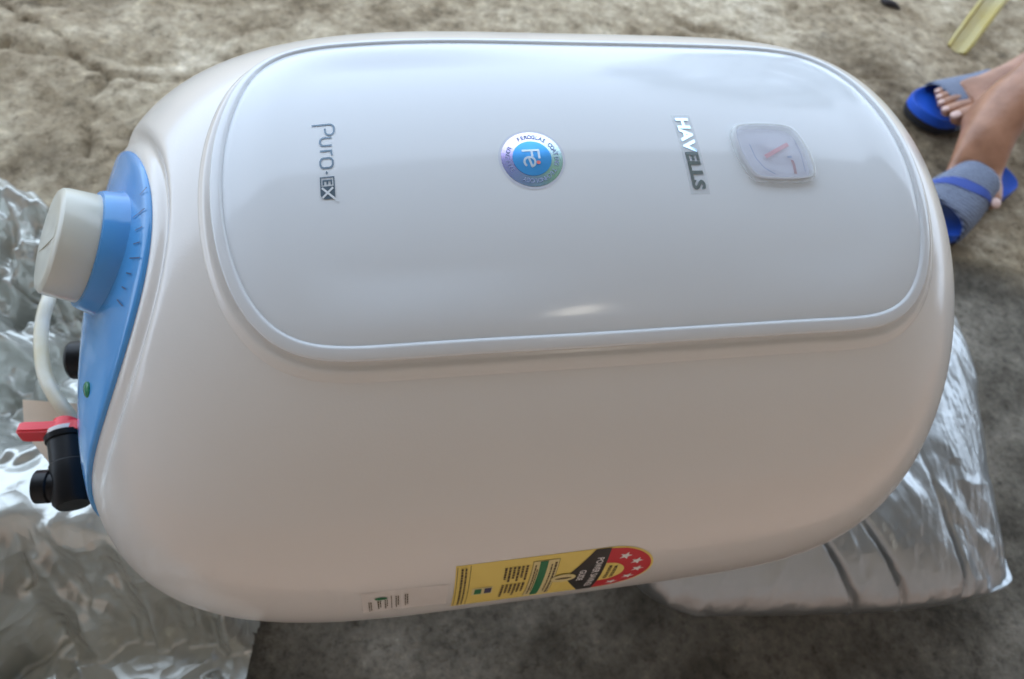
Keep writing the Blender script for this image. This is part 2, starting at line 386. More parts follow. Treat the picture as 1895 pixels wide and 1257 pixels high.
def on_panel(name, V2, F, cx, cy, h, m, parent):
    """2-D print, u = reading direction (towards -Y), v = letter-up (+X)"""
    P = PP(cx + V2[:, 1], cy - V2[:, 0], np.full(len(V2), HP + h)); return mesh(name, P, F, m, parent, False)

def stroke(pts, wd):
    """flat ribbon with mitred joints"""
    p = np.array(pts, float); n = len(p); V = []; closed = np.allclose(p[0], p[-1])
    for i in range(n):
        a = p[i] - p[i - 1] if i else (p[i] - p[-2] if closed else p[1] - p[0])
        b = p[i + 1] - p[i] if i < n - 1 else (p[1] - p[0] if closed else p[-1] - p[-2])
        a = a / np.linalg.norm(a); b = b / np.linalg.norm(b); t = a + b; t /= np.linalg.norm(t)
        nn = np.array([-t[1], t[0]]) * wd / 2 / max(.4, abs(t @ b)); V += [p[i] + nn, p[i] - nn]
    return np.array(V), [(2 * i, 2 * i + 1, 2 * i + 3, 2 * i + 2) for i in range(n - 1)]
def arc(cx, cy, r, a0, a1, n=10, ry=None):
    return [(cx + r * math.cos(rad(a)), cy + (ry or r) * math.sin(rad(a))) for a in np.linspace(a0, a1, n)]
def join(parts):
    V = []; F = []
    for v, f in parts:
        b = sum(len(k) for k in V); V.append(v); F += [tuple(b + i for i in q) for q in f]
    return np.concatenate(V), F

# product lettering "Puro-EX": u runs -.0215 .. .0215, x-height 4.4 mm
k = 1e-3; wd = .85 * k
P_ = stroke([(-21.3 * k, -5.2 * k), (-21.3 * k, 3.2 * k)] + arc(-19.2 * k, 3.2 * k, 2.1 * k, 180, 90, 5) + [(-17.6 * k, 5.3 * k)] + arc(-17.4 * k, 3.2 * k, 2.1 * k, 80, -80, 9) + [(-18.4 * k, 1.0 * k), (-19.0 * k, 1.2 * k)], wd)
U_ = stroke([(-13.8 * k, 4 * k), (-13.8 * k, .5 * k)] + arc(-12 * k, .3 * k, 1.8 * k, 180, 270, 5) + [(-11.6 * k, -1.5 * k)] + arc(-11.4 * k, .3 * k, 1.8 * k, 270, 360, 5) + [(-9.6 * k, 4 * k)], wd)
R_ = stroke([(-6.9 * k, -1.6 * k), (-6.9 * k, 3.6 * k), (-5.6 * k, 3.6 * k), (-4.4 * k, 4.0 * k)], wd)
o_ = [(-3.2, -.2), (-3.2, 2.6), (-2.7, 3.6), (-1.7, 4.1), (.1, 4.1), (1.1, 3.6), (1.6, 2.6), (1.6, -.2), (1.1, -1.2), (.1, -1.7), (-1.7, -1.7), (-2.7, -1.2), (-3.2, -.2)]
O_ = stroke([(x * k, y * k) for x, y in o_], wd)
D_ = (np.array([(3.0, 1.1), (4.0, .55), (5.0, 1.1), (4.0, 1.65)]) * k, [(0, 1, 2, 3)])
bx = [(6.0, -1.9), (6.0, 4.3), (9.9, 4.3)]
B1 = stroke([(x * k, y * k) for x, y in [(10.2, 4.2), (6.1, 4.2), (6.1, -1.9), (10.2, -1.9)]], .55 * k)
E_ = join([stroke([(x * k, y * k) for x, y in q], .75 * k) for q in ([(7.6, -.7), (7.6, 3.0)], [(7.3, 3.0), (9.6, 3.0)], [(7.3, 1.15), (9.4, 1.15)], [(7.3, -.7), (9.6, -.7)])])
X_bg = (np.array([(10.2, -2.15), (14.2, -2.15), (15.6, -1.2), (15.9, 0), (15.9, 4.45), (10.2, 4.45)]) * k, [(0, 1, 2, 3, 4, 5)])
V2, F2 = join([P_, U_, R_, O_, D_, B1, E_, X_bg]); V2[:, 0] += .9 * k
V2 = V2 * np.array([1.14, 1.0])
txt = on_panel('product_lettering', V2, F2, -.1088, -.0345, .0003, M_greytext, front_panel)
V2, F2 = join([stroke([(x * k, y * k) for x, y in q], .95 * k) for q in ([(10.9, -1.4), (17.2, 5.6)], [(11.0, 3.7), (15.3, -1.3)])]); V2[:, 0] += .9 * k; V2 = V2 * np.array([1.14, 1.0])
on_panel('lettering_cross', V2, F2, -.1088, -.0345, .0005, M_gap, front_panel)

# maker's lettering on a clear strip
V2, F2 = text_mesh('HAVELLS', .0105, .00042, 1.0)
sc = np.array([.0425 / np.ptp(V2[:, 0]), .0072 / np.ptp(V2[:, 1])]); c0 = (V2.max(0) + V2.min(0)) / 2
V2 = (V2 - c0) * sc
gu, gv = np.meshgrid(np.linspace(-.0235, .0235, 24), np.linspace(-.0052, .0052, 3), indexing='ij')
strip = on_panel('lettering_strip', np.stack([gu, gv], -1).reshape(-1, 2), grid_faces(24, 3), .0732, -.0382, .00015, M_clear, front_panel)
on_panel('maker_lettering', V2, F2, .0732, -.0382, .0004, M_chrome, front_panel)

# round hologram sticker
def holo_mat():
    m = bpy.data.materials.new('hologram_foil'); m.use_nodes = True; n = m.node_tree.nodes; l = m.node_tree.links; b = n['Principled BSDF']
    b.inputs['Metallic'].default_value = .75; b.inputs['Roughness'].default_value = .16
    tc = n.new('ShaderNodeTexCoord'); mp = n.new('ShaderNodeMapping'); mp.inputs['Location'].default_value = (.010, .0402, 0); l.new(tc.outputs['Object'], mp.inputs[0])
    g = n.new('ShaderNodeTexGradient'); g.gradient_type = 'RADIAL'; l.new(mp.outputs[0], g.inputs[0])
    r = n.new('ShaderNodeValToRGB'); e = r.color_ramp.elements; l.new(g.outputs['Fac'], r.inputs[0])
    stops = [(0, (.46, .44, .84)), (.12, (.36, .48, .88)), (.28, (.36, .60, .78)), (.36, (.42, .74, .58)), (.46, (.46, .76, .70)), (.56, (.58, .74, .86)), (.70, (.68, .70, .92)), (.86, (.74, .66, .90)), (1, (.56, .48, .88))]
    e[0].color = (*stops[0][1], 1); e[1].color = (*stops[-1][1], 1)
    for p, c in stops[1:-1]: x = e.new(p); x.color = (*c, 1)
    l.new(r.outputs[0], b.inputs['Base Color']); return m
M_holo = holo_mat(); M_disc = mat('blue_foil', (.08, .40, .88), .16, metal=.5); M_pale = mat('pale_foil', (.62, .74, .86), .2, metal=.6)
M_rim = mat('sticker_rim', (.66, .70, .80), .15); M_dim = mat('faint_print', (.30, .36, .56), .4); M_dot = mat('red_dot', (.80, .18, .16), .4)
HCX, HCY = -.0101, -.0402
def disc(name, r, h, m, parent, n=48, ry=None, cx=HCX, cy=HCY):
    V = [(0, 0)]
    for q in (.5, .85, 1):
        V += [(q * r * math.cos(2 * math.pi * i / n), q * (ry or r) * math.sin(2 * math.pi * i / n)) for i in range(n)]
    F = [(0, 1 + i, 1 + (i + 1) % n) for i in range(n)] + [(1 + a * n + i, 1 + (a + 1) * n + i, 1 + (a + 1) * n + (i + 1) % n, 1 + a * n + (i + 1) % n) for a in (0, 1) for i in range(n)]
    return on_panel(name, np.array(V), F, cx, cy, h, m, parent)
st_ = disc('round_sticker', .0165, .00015, M_rim, front_panel)
disc('hologram_ring', .0152, .0003, M_holo, front_panel); disc('sticker_disc', .0096, .00045, M_disc, front_panel)
def ring_text(s, r, a0, a1, size):
    parts = []; n = len(s)
    for i, ch in enumerate(s):
        if ch == ' ': continue
        v, f = text_mesh(ch, size, .00004)
        if not len(v): continue
        a = rad(a0 + (a1 - a0) * i / (n - 1)); v = v - [0, 0]
        c, s_ = math.cos(a - math.pi / 2), math.sin(a - math.pi / 2)
        v = v @ np.array([[c, s_], [-s_, c]]) + [r * math.cos(a), r * math.sin(a)]; parts.append((v, f))
    return join(parts)
V2, F2 = ring_text('FEROGLAS COATING TECHNOLOGY', .0121, 205, -25, .0030); on_panel('ring_lettering', V2, F2, HCX, HCY, .0005, M_dim, front_panel)
V2, F2 = ring_text('LONG LIFE', .0121, -65, -120, .0030)
V2, F2 = ring_text('EFIL GNOL', .0121, 240, 300, .0030)
parts = []
for i, ch in enumerate('LONG LIFE'):
    if ch == ' ': continue
    v, f = text_mesh(ch, .0029, .00004); a = rad(240 + 60 * i / 8); c, s_ = math.cos(a + math.pi / 2), math.sin(a + math.pi / 2)
    parts.append((v @ np.array([[c, s_], [-s_, c]]) + [.0121 * math.cos(a), .0121 * math.sin(a)], f))
V2, F2 = join(parts); on_panel('ring_lettering', V2, F2, HCX, HCY, .0005, M_dim, front_panel)
Fe = join([stroke([(-4.2 * k, -4.6 * k), (-4.2 * k, 3.6 * k), (.6 * k, 3.6 * k)], 1.1 * k), stroke([(-4.2 * k, .2 * k), (-.6 * k, .2 * k)], 1.1 * k),
           stroke([(-.2 * k, -1.6 * k), (4.6 * k, -.6 * k)] + arc(2.2 * k, -1.4 * k, 2.7 * k, 20, 320, 16), 1.1 * k)])
on_panel('emblem', Fe[0], Fe[1], HCX, HCY, .0006, M_pale, front_panel)
disc('emblem_dot', .0010, .0008, M_dot, front_panel, 16, cx=HCX + .0028, cy=HCY - .0028)

# ------------------------------------------------------------------ temperature gauge
gp = np.array([(.0985, -.0222), (.1345, -.0218), (.1402, -.0400), (.1402, -.0552), (.1035, -.0556), (.0975, -.0400)])
def smooth_poly(p, it=3, k0=.75):
    for i in range(it):
        c_ = k0 if i == 0 else .75; q = np.roll(p, -1, 0); p = np.stack([c_ * p + (1 - c_) * q, (1 - c_) * p + c_ * q], 1).reshape(-1, 2)
    return p
gs = smooth_poly(gp, 4, .84); gc = gs.mean(0); n = len(gs)
def gring(s, h): p = gc + (gs - gc) * s; return PP(p[:, 0], p[:, 1], np.full(n, HP + h))
M_gb = mat('clear_bezel', (.80, .82, .80), .07, Coat_Weight=1., Coat_Roughness=.03, Alpha=.38, bump=.0006, bscale=160)
M_dial = mat('dial_face', (.80, .81, .93), .35, var=.10, vscale=60)
M_glass = mat('clear_lens', (.74, .78, .86), .06, bump=.0004, bscale=110, Alpha=.3)
M_needle = mat('needle_red', (.90, .22, .26), .4); M_arc = mat('arc_red', (.45, .06, .07), .4); M_tick = mat('blue_tick', (.25, .35, .60), .4)
V = []
bz = [(1.03, .0), (1.02, .0020), (.99, .0032), (.94, .0035), (.90, .0026), (.88, .0006)]
for s, h in bz: V += list(gring(s, h))
gauge = mesh('temperature_gauge', V, grid_faces(len(bz), n, True), M_gb, root)
def gauge_part(nm, prof_, m):
    V = []
    for s, h in prof_: V += list(gring(s, h))
    V.append(PP(gc[0], gc[1], HP + prof_[-1][1])); b = (len(prof_) - 1) * n
    F = grid_faces(len(prof_), n, True) + [(b + i, b + (i + 1) % n, len(V) - 1) for i in range(n)]
    return mesh(nm, V, F, m, gauge)
gauge_part('dial', [(.92, .0006), (.6, .0006)], M_dial)
def strip_pts(nm, pts, wd, h, m, par):
    v, f = stroke(pts, wd); return mesh(nm, PP(v[:, 0], v[:, 1], np.full(len(v), HP + h)), f, m, par, False)
strip_pts('needle', [(.1135, -.0420), (.1213, -.0380), (.1292, -.0340)], .0023, .0016, M_needle, gauge)
strip_pts('dial_mark', [(.1290, -.0432), (.1294, -.0460), (.1289, -.0512)], .0017, .0010, M_arc, gauge)
strip_pts('dial_mark', [(.1268, -.0415), (.1296, -.0412)], .0012, .0010, M_tick, gauge)
strip_pts('dial_scale', [(.107, -.034), (.108, -.042), (.1115, -.0480), (.117, -.0515)], .0005, .0010, M_tick, gauge)
strip_pts('dial_scale', [(.1345, -.0300), (.1355, -.0400), (.135, -.0500)], .0005, .0010, M_dim, gauge)
lens = [(.93, .0030), (.90, .0040), (.80, .0046), (.5, .0050), (.2, .0051)]
V = []
for s, h in lens: V += list(gring(s, h))
b = len(V) - n; V.append(PP(gc[0], gc[1], HP + .0051)); F = grid_faces(len(lens), n, True) + [(b + i, b + (i + 1) % n, len(V) - 1) for i in range(n)]
b0 = len(V); lo = [(.2, .0041), (.5, .0041), (.93, .0030)]
V.append(PP(gc[0], gc[1], HP + .0041))
for s, h in lo: V += list(gring(s, h))
F += [(b0, b0 + 1 + (i + 1) % n, b0 + 1 + i) for i in range(n)] + [tuple(b0 + 1 + q for q in f) for f in grid_faces(3, n, True)]
lz = mesh('lens', V, F, M_glass, gauge)
bm = bmesh.new(); bm.from_mesh(lz.data); bmesh.ops.remove_doubles(bm, verts=bm.verts, dist=1e-6); bmesh.ops.recalc_face_normals(bm, faces=bm.faces); bm.to_mesh(lz.data); bm.free()

# ------------------------------------------------------------------ energy label and white label on the front side
def side(name, strips, x0, th0, h, m, parent, RR=.1975):
    """strips = [(t, s0, s1)...]: s along X, t down the side"""
    V = []
    for t, s0, s1 in strips:
        for s in (s0, s1): V.append(SS(x0 + s, th0 - t / RR, h))
    return mesh(name, V, grid_faces(len(strips), 2), m, parent, False)
def side_mesh(name, V2, F, x0, th0, cs, ct, h, m, parent, RR=.1975):
    """text: u reading direction = down the side, v = +X"""
    P = SS(x0 + cs + V2[:, 1], th0 - (ct + V2[:, 0]) / RR, np.full(len(V2), h)); return mesh(name, P, F, m, parent, False)
LX, LT, LH = -.0555, rad(14.2), .0620
def tr(t0, t1, f, n=16): return [(t, *f(t)) for t in np.linspace(t0, t1, n)]
half = lambda R: (lambda t: (.0875, .0875 + math.sqrt(max(R * R - (t - LH / 2) ** 2, 0))))
elab = side('energy_label', tr(0, LH, lambda t: (0, .0875 + math.sqrt(max(.0312 ** 2 - (t - LH / 2) ** 2, 0))), 40), LX, LT, .0003, M_yellow, body)
tag(elab, 'yellow energy label with a red half round end carrying five stars')
side('label_arc', tr(LH / 2 - .0298, LH / 2 + .0298, half(.0298), 40), LX, LT, .00045, M_redp, body)
side('label_half_disc', tr(LH / 2 - .0135, LH / 2 + .0135, half(.0135), 24), LX, LT, .0006, M_yellow, body)
side('label_band', tr(.0004, LH - .0004, lambda t: (.0865 - .0215 + abs(t - LH / 2) / (LH / 2) * .0135 if abs(t - LH / 2) > .006 else .0676, .0875), 41), LX, LT, .00052, M_blackp, body)
for a in (-62, -31, 0, 31, 62):
    cs, ct_ = .0875 + .0222 * math.cos(rad(a)), LH / 2 + .0222 * math.sin(rad(a))
    sp = []
    for i in range(10):
        r_ = .0043 if i % 2 == 0 else .0018; q = rad(36 * i + 90); sp.append((r_ * math.cos(q), r_ * math.sin(q)))
    side_mesh('star', np.array(sp + [(0, 0)]), [(10, i, (i + 1) % 10) for i in range(10)], LX, LT, cs, ct_, .0006, M_white, body)
def stext(nm, s, size, cs, ct_, h, m, bold=.0, wid=None):
    v, f = text_mesh(s, size, bold)
    if wid: v = v * [wid / np.ptp(v[:, 0]), 1]
    return side_mesh(nm, v, f, LX, LT, cs, ct_, h, m, body)
stext('label_lettering', 'POWER SAVINGS', .0058, .0826, LH / 2, .0007, M_white, .0001, .043)
stext('label_lettering', 'GUIDE', .0056, .0748, LH / 2, .0007, M_white, .0001, .0155)
stext('label_lettering', 'MORE STARS', .0030, .0945, LH / 2, .0008, M_brown, .00008, .0165)
stext('label_lettering', 'MORE SAVINGS', .0030, .0910, LH / 2, .0008, M_brown, .00008, .0195)
def oval(nm, cs, ct_, a, b_, h, m):
    n = 28; V = np.array([(b_ * math.cos(2 * math.pi * i / n), a * math.sin(2 * math.pi * i / n)) for i in range(n)] + [(0, 0)])
    return side_mesh(nm, V, [(n, i, (i + 1) % n) for i in range(n)], LX, LT, cs, ct_, h, m, body)
oval('label_oval', .0640, LH / 2, .0078, .0060, .0007, M_olive); oval('label_oval', .0640, LH / 2, .0074, .0056, .00085, M_cream)
oval('label_oval', .0640, LH / 2, .0050, .0012, .0010, M_brown)
side('table_border', [(.0050, .0430, .0585), (.0575, .0430, .0585)][:0] or tr(.005, .0575, lambda t: (.0430, .0585)), LX, LT, .0004, M_olive, body)
side('label_table', tr(.0054, .0571, lambda t: (.0434, .0581)), LX, LT, .00052, M_cream, body)
side('green_bar', tr(.0056, .0569, lambda t: (.0472, .0518)), LX, LT, .00065, M_green, body)
# greeked rows of tiny print, joined as one part
def rows(nm, rws, m, x0=LX, t0=LT, h=.0007):
    V = []; F = []
    for s0, s1, ta, tb in rws:
        t = ta
        while t < tb:
            e = min(t + random.uniform(.0015, .0042), tb)
            nseg = 2; b = len(V)
            V += [SS(x0 + s0, t0 - t / .1975, h), SS(x0 + s1, t0 - t / .1975, h), SS(x0 + s1, t0 - e / .1975, h), SS(x0 + s0, t0 - e / .1975, h)]
            F.append((b, b + 1, b + 2, b + 3)); t = e + .0007
    o = mesh(nm, V, F, m, body, False); o['kind'] = 'stuff'; return o
rw = [(.0030, .0042, .003, .058), (.0052, .0062, .003, .058), (.0560, .0572, .008, .055), (.0540, .0548, .010, .050), (.0446, .0454, .009, .053), (.0460, .0466, .014, .046)]
for i in range(6): rw += [(.0275 + i * .0024, .0288 + i * .0024, .008, .022 + .004 * (i % 2)), (.0275 + i * .0024, .0288 + i * .0024, .030, .045 + .006 * (i % 3 == 0))]
rows('fine_print', rw, M_brown)
side('label_rule', tr(.001, LH - .001, lambda t: (.0080, .0083)), LX, LT, .0005, M_brown, body)
side('label_rule', tr(.001, LH - .001, lambda t: (.0008, .0011)), LX, LT, .0005, M_brown, body)
side('label_emblem', tr(.030, .041, lambda t: (.0105, .0225), 4), LX, LT, .0005, M_cream, body)
side('label_emblem', tr(.0315, .0395, lambda t: (.0120, .0160), 4), LX, LT, .00065, M_green, body)
side('label_emblem', tr(.0315, .0395, lambda t: (.0178, .0218), 4), LX, LT, .00065, M_navy, body)
# white product label left of it (its square code is left off)
WX, WT = -.1065, rad(8.6)
wl = side('product_label', tr(0, .0330, lambda t: (0, .0475)), WX, WT, .0003, M_label, body)
tag(wl, 'small white printed label left of the yellow one')
rows('fine_print', [(.0035, .0041, .013, .030), (.0046, .0052, .013, .029), (.0085, .0092, .012, .026), (.0098, .0104, .012, .024), (.0125, .0131, .011, .027), (.0136, .0141, .011, .022), (.0185, .0191, .007, .026), (.0197, .0203, .007, .022), (.0236, .0242, .006, .025), (.0248, .0254, .006, .023)], M_brown, WX, WT, .0005)
side('label_rule', tr(.006, .028, lambda t: (.0160, .0164)), WX, WT, .0005, M_brown, body)
n_ = 20; Vv = [SS(WX + .0105 + .0036 * math.cos(2 * math.pi * i / n_), WT - (.0090 + .0017 * math.sin(2 * math.pi * i / n_)) / .1975, .0006) for i in range(n_)]
mesh('label_emblem', Vv, [tuple(range(n_))], M_green, body, False)

# ------------------------------------------------------------------ blue end cover, collar, knob
nr, na = 60, 200
rr = np.concatenate([np.linspace(.02, .97, nr), [.985, .996, 1.0, 1.0]]); hh = np.concatenate([np.full(nr, .0022), [.0021, .0015, .0005, -.002]])
aa = np.linspace(0, 2 * math.pi, na, endpoint=False)
RR_, AA = np.meshgrid(rr, aa, indexing='ij'); yy = -.012 + .1115 * RR_ * np.cos(AA); zz = .02 + .1395 * RR_ * np.sin(AA)
y_ = yy * CR - zz * SR; z_ = yy * SR + zz * CR; x_ = end_x(y_, z_); P = np.stack([x_, y_, z_], -1)
Nn = normal(P); P = P + Nn * (dent(x_, y_, z_) + hh[:, None])[..., None] + OFF
V = list(P.reshape(-1, 3)); F = grid_faces(len(rr), na, True); F.append(tuple(range(na)))
cover = mesh('end_cover', V, F, M_blue, root)
def end_pt(yy, zz, h):
    y = np.array(yy * CR - zz * SR); z = np.array(yy * SR + zz * CR); x = end_x(y, z); P = np.stack([x, y, z], -1)
    return P + normal(P) * (float(dent(x, y, z)) + h) + OFF
KC = np.array([-0.2283, -0.0203, 0.1157 + GZ]); KA = np.array([-.84, -.08, .54])
lathe('knob_collar', KC, KA, [(.0420, -.0180), (.0400, -.0120), (.0372, -.0075), (.0352, -.0030), (.0336, .0020), (.0322, .0080), (.0313, .0096), (.0290, .0100), (.0285, .0085)], M_blue, cover, 96)
knob = lathe('knob', KC, KA, [(.0270, .0090), (.0290, .0093), (.0293, .0100), (.0283, .0240), (.0277, .0262), (.0260, .0276), (.0233, .0280), (.0100, .0274), (.0, .0272)], M_knob, root, 96)
u_, v_, a_ = frame(KA)
# grip bar moulded into the knob's face
def rot_frame(c, ax, spin):
    u, v, a = frame(ax); M = Matrix((( *u, 0), (*v, 0), (*a, 0), (0, 0, 0, 1))).transposed(); M.translation = Vector(c); return M @ Matrix.Rotation(spin, 4, 'Z')
prism('grip', [(-.0225, -.0042), (.0225, -.0042), (.0225, .0042), (-.0225, .0042)], .0255, .0280, M_knob, knob, rot_frame(KC, KA, rad(62)), .0012)
# dial marks printed on the cover
M_mark = mat('dark_mark', (.05, .10, .22), .5)
kc2 = np.array([KC[1] * CR + (KC[2] - GZ) * SR, -KC[1] * SR + (KC[2] - GZ) * CR])
for i, (yy_, zz_) in enumerate([(.009, .1555), (-.0035, .1543), (-.0133, .1549), (-.0212, .154), (-.029, .1526), (-.0354, .1489), (-.0414, .1453), (-.0477, .1418)]):
    dv = np.array([yy_, zz_]) - kc2; dv /= np.linalg.norm(dv); pr = np.array([-dv[1], dv[0]]); ln_ = .0034 if i in (4, 7, 1) else .0020
    q = [np.array([yy_, zz_]) + dv * s * ln_ + pr * t * .00032 for s, t in ((-1, -1), (1, -1), (1, 1), (-1, 1))]
    mesh('dial_mark', [end_pt(p[0], p[1], .0028) for p in q], [(0, 1, 2, 3)], M_mark, cover, False)
M_led = mat('green_lens', (.02, .22, .10), .2)
c = end_pt(-.0759, .1017, .0022); nn = normal((c - OFF)[None])[0]
lathe('indicator', c, nn, [(.0042, -.001), (.0042, .0006), (.0034, .0012), (.0, .0014)], M_led, cover, 24)

# pipes and the safety valve
lathe('inlet_pipe', (-.228, .029, .300), (-1, 0, 0), [(.0125, 0), (.0125, .055), (.0145, .056), (.0145, .084), (.013, .086), (.009, .086), (.009, .07)], M_black, root, 32)
lathe('valve_pipe', (-.235, -.0870, .325), (-1, 0, 0), [(.010, 0), (.010, .050)], M_black, root, 32)
valve = lathe('safety_valve', (-.2930, -.0520, .333), (.22, -1, -.10), [(.0118, -.0005), (.0125, .0), (.0120, .0035), (.0108, .0040), (.0108, .020), (.0116, .021), (.0116, .046), (.0095, .049), (0, .049)], M_black, root, 40)
lathe('valve_outlet', (-.2850, -.0860, .329), (-1, .05, 0), [(.0095, 0), (.0095, .012), (.0106, .013), (.0106, .0205), (.0080, .021), (.0080, .012)], M_black, valve, 32)
lathe('valve_collar', (-.2935, -.0495, .3335), (.22, -1, -.10), [(.0108, -.0010), (.0108, .0022), (.0, .0022)], M_white, valve, 40)
prism('valve_lever', [(-.0250, -.0052), (-.0220, -.0068), (-.012, -.0068), (.010, -.0085), (.0150, -.006), (.0150, .006), (.010, .0085), (-.012, .0068), (-.0220, .0068), (-.0250, .0052)], -.001, .0072, M_red,
      valve, Matrix.Translation((-.2955, -.0460, .3340)) @ Euler((rad(84), 0, rad(-4))).to_matrix().to_4x4(), .0014)
prism('lever_boss', [(.0085 * math.cos(a), .0085 * math.sin(a)) for a in np.linspace(0, 2 * math.pi, 24, endpoint=False)], -.0035, .0075, M_red,
      valve, Matrix.Translation((-.2930, -.0455, .3340)) @ Euler((rad(84), 0, rad(-4))).to_matrix().to_4x4(), .0012)

# white hose and the folded card behind the valve
M_hose = mat('white_hose', (.70, .70, .66), .35, col2=(.62, .55, .36), vscale=25)
tag(tube('hose', [(-.325, .150, .245), (-.3385, .1080, .29), (-.3388, .0849, .30), (-.3391, .0642, .30), (-.3363, .044, .30), (-.33, .0196, .30), (-.3203, .0003, .30), (-.3100, -.0149, .295), (-.300, -.028, .275), (-.29, -.035, .23)], .0050, M_hose),
    'white plastic hose curving down behind the black outlet', 'hose')
M_card = mat('card', (.72, .58, .44), .8, var=.12, vscale=30)
cv = [(-.349, .0080, .283), (-.296, -.004, .288), (-.284, -.052, .262), (-.320, -.050, .266), (-.346, -.016, .276)]
th_ = .0012; V = [np.array(p) for p in cv] + [np.array(p) - [0, 0, th_] for p in cv]
tag(mesh('card', V, [(0, 4, 3, 2, 1), (5, 6, 7, 8, 9)] + [(i, (i + 1) % 5, 5 + (i + 1) % 5, 5 + i) for i in range(5)], M_card, None, False), 'beige cardboard flap behind the red valve lever', 'card')

# ------------------------------------------------------------------ silvery wrapping on both sides
def foil_mat(nm, col, rough, b1, s1, b2=.0035, s2=26, metal=.9, stretch=(1, 1, 1)):
    m = mat(nm, col, rough, metal=metal, bump=b1, bscale=s1, var=.12, vscale=10); n = m.node_tree.nodes; l = m.node_tree.links
    tc = n.new('ShaderNodeTexCoord'); mp = n.new('ShaderNodeMapping'); mp.inputs['Scale'].default_value = stretch; l.new(tc.outputs['Object'], mp.inputs[0])
    wn = n.new('ShaderNodeTexNoise'); wn.inputs['Scale'].default_value = 9; l.new(mp.outputs[0], wn.inputs['Vector'])
    ad = n.new('ShaderNodeVectorMath'); ad.operation = 'MULTIPLY_ADD'; ad.inputs[1].default_value = (.09, .09, .09); l.new(wn.outputs['Color'], ad.inputs[0]); l.new(mp.outputs[0], ad.inputs[2])
    prev = [q for q in n if q.type == 'BUMP'][0]
    for sc, ds in ((s2, b2), (s2 * 2.7, b2 * .3)):
        v = n.new('ShaderNodeTexVoronoi'); v.feature = 'F1'; v.inputs['Scale'].default_value = sc; l.new(ad.outputs[0], v.inputs['Vector'])
        b = n.new('ShaderNodeBump'); b.inputs['Distance'].default_value = ds * 1.6; b.inputs['Strength'].default_value = 1; l.new(v.outputs['Distance'], b.inputs['Height'])
        l.new(prev.outputs[0], b.inputs['Normal']); prev = b
    l.new(prev.outputs[0], n['Principled BSDF'].inputs['Normal']); return m
M_foil = foil_mat('silver_film', (.60, .61, .57), .25, .0003, 90, .0024, 24, metal=.55)
M_pad = foil_mat('silver_wrap', (.43, .445, .45), .30, .0004, 110, .0009, 34, metal=.85, stretch=(1, .35, 1))
def inside_dist(px, py, poly):
    poly = np.array(poly); ins = np.zeros(px.shape, bool); dmin = np.full(px.shape, 9.); n = len(poly)
    for i in range(n):
        (x1, y1), (x2, y2) = poly[i], poly[(i + 1) % n]
        cnd = ((y1 > py) != (y2 > py)) & (px < (x2 - x1) * (py - y1) / (y2 - y1 + 1e-12) + x1); ins ^= cnd
        t = np.clip(((px - x1) * (x2 - x1) + (py - y1) * (y2 - y1)) / ((x2 - x1) ** 2 + (y2 - y1) ** 2), 0, 1)
        dmin = np.minimum(dmin, np.hypot(px - x1 - t * (x2 - x1), py - y1 - t * (y2 - y1)))
    return ins, dmin
fp = smooth_poly(np.array([(-.95, .56), (-.60, .50), (-.47, .435), (-.40, .33), (-.26, .26), (-.12, .20), (-.13, .0), (-.21, -.08), (-.235, -.16), (-.245, -.32), (-.50, -.50), (-.95, -.50)]), 3)
fx = np.arange(-.95, -.11, .0025); fy = np.arange(-.50, .56, .0025); FX, FY = np.meshgrid(fx, fy, indexing='ij')
ins, dd = inside_dist(FX, FY, fp)
def nearest(px, py, poly):
    bx_ = np.zeros_like(px); by_ = np.zeros_like(py); dm = np.full(px.shape, 9.); n = len(poly)
    for i in range(n):
        (x1, y1), (x2, y2) = poly[i], poly[(i + 1) % n]; t = np.clip(((px - x1) * (x2 - x1) + (py - y1) * (y2 - y1)) / ((x2 - x1) ** 2 + (y2 - y1) ** 2), 0, 1)
        qx, qy = x1 + t * (x2 - x1), y1 + t * (y2 - y1); d = np.hypot(px - qx, py - qy); c = d < dm; dm[c] = d[c]; bx_[c] = qx[c]; by_[c] = qy[c]
    return bx_, by_
rimm = ins & (dd < .0028)
hgt = .004 + .085 * (1 - np.exp(-dd / .035)) + .035 * fbm(FX * 4, FY * 4, 31, 2)
calm = np.clip(vnoise(FX * 5, FY * 5, 77) + .8, .3, 1.3)
hgt = hgt + np.minimum(dd / .02, 1) * (crumple(FX, FY, 5, 6, 4.) * .24 + crumple(FX, FY, 9, 6, 11.) * .30 * np.clip(calm, .45, 1) + crumple(FX, FY, 19, 6, 28.) * .30 * np.clip(calm - .25, .1, 1))
hgt = np.maximum(hgt, .003); hgt = np.where(hgt > .11, .11 + .06 * np.tanh((hgt - .11) / .06), hgt)
bx_, by_ = nearest(FX[rimm], FY[rimm], fp); FX = FX.copy(); FY = FY.copy(); FX[rimm] = bx_; FY[rimm] = by_
idx = -np.ones(FX.shape, int); idx[ins] = np.arange(ins.sum())
V = np.stack([FX[ins], FY[ins], hgt[ins]], -1); F = []
a = idx[:-1, :-1]; b = idx[1:, :-1]; c_ = idx[1:, 1:]; d_ = idx[:-1, 1:]; ok = (a >= 0) & (b >= 0) & (c_ >= 0) & (d_ >= 0)
F = list(zip(a[ok].tolist(), b[ok].tolist(), c_[ok].tolist(), d_[ok].tolist()))
tag(mesh('foil_sheet', V, F, M_foil), 'crumpled silvery plastic sheet under the heater\'s knob end', 'plastic sheet')

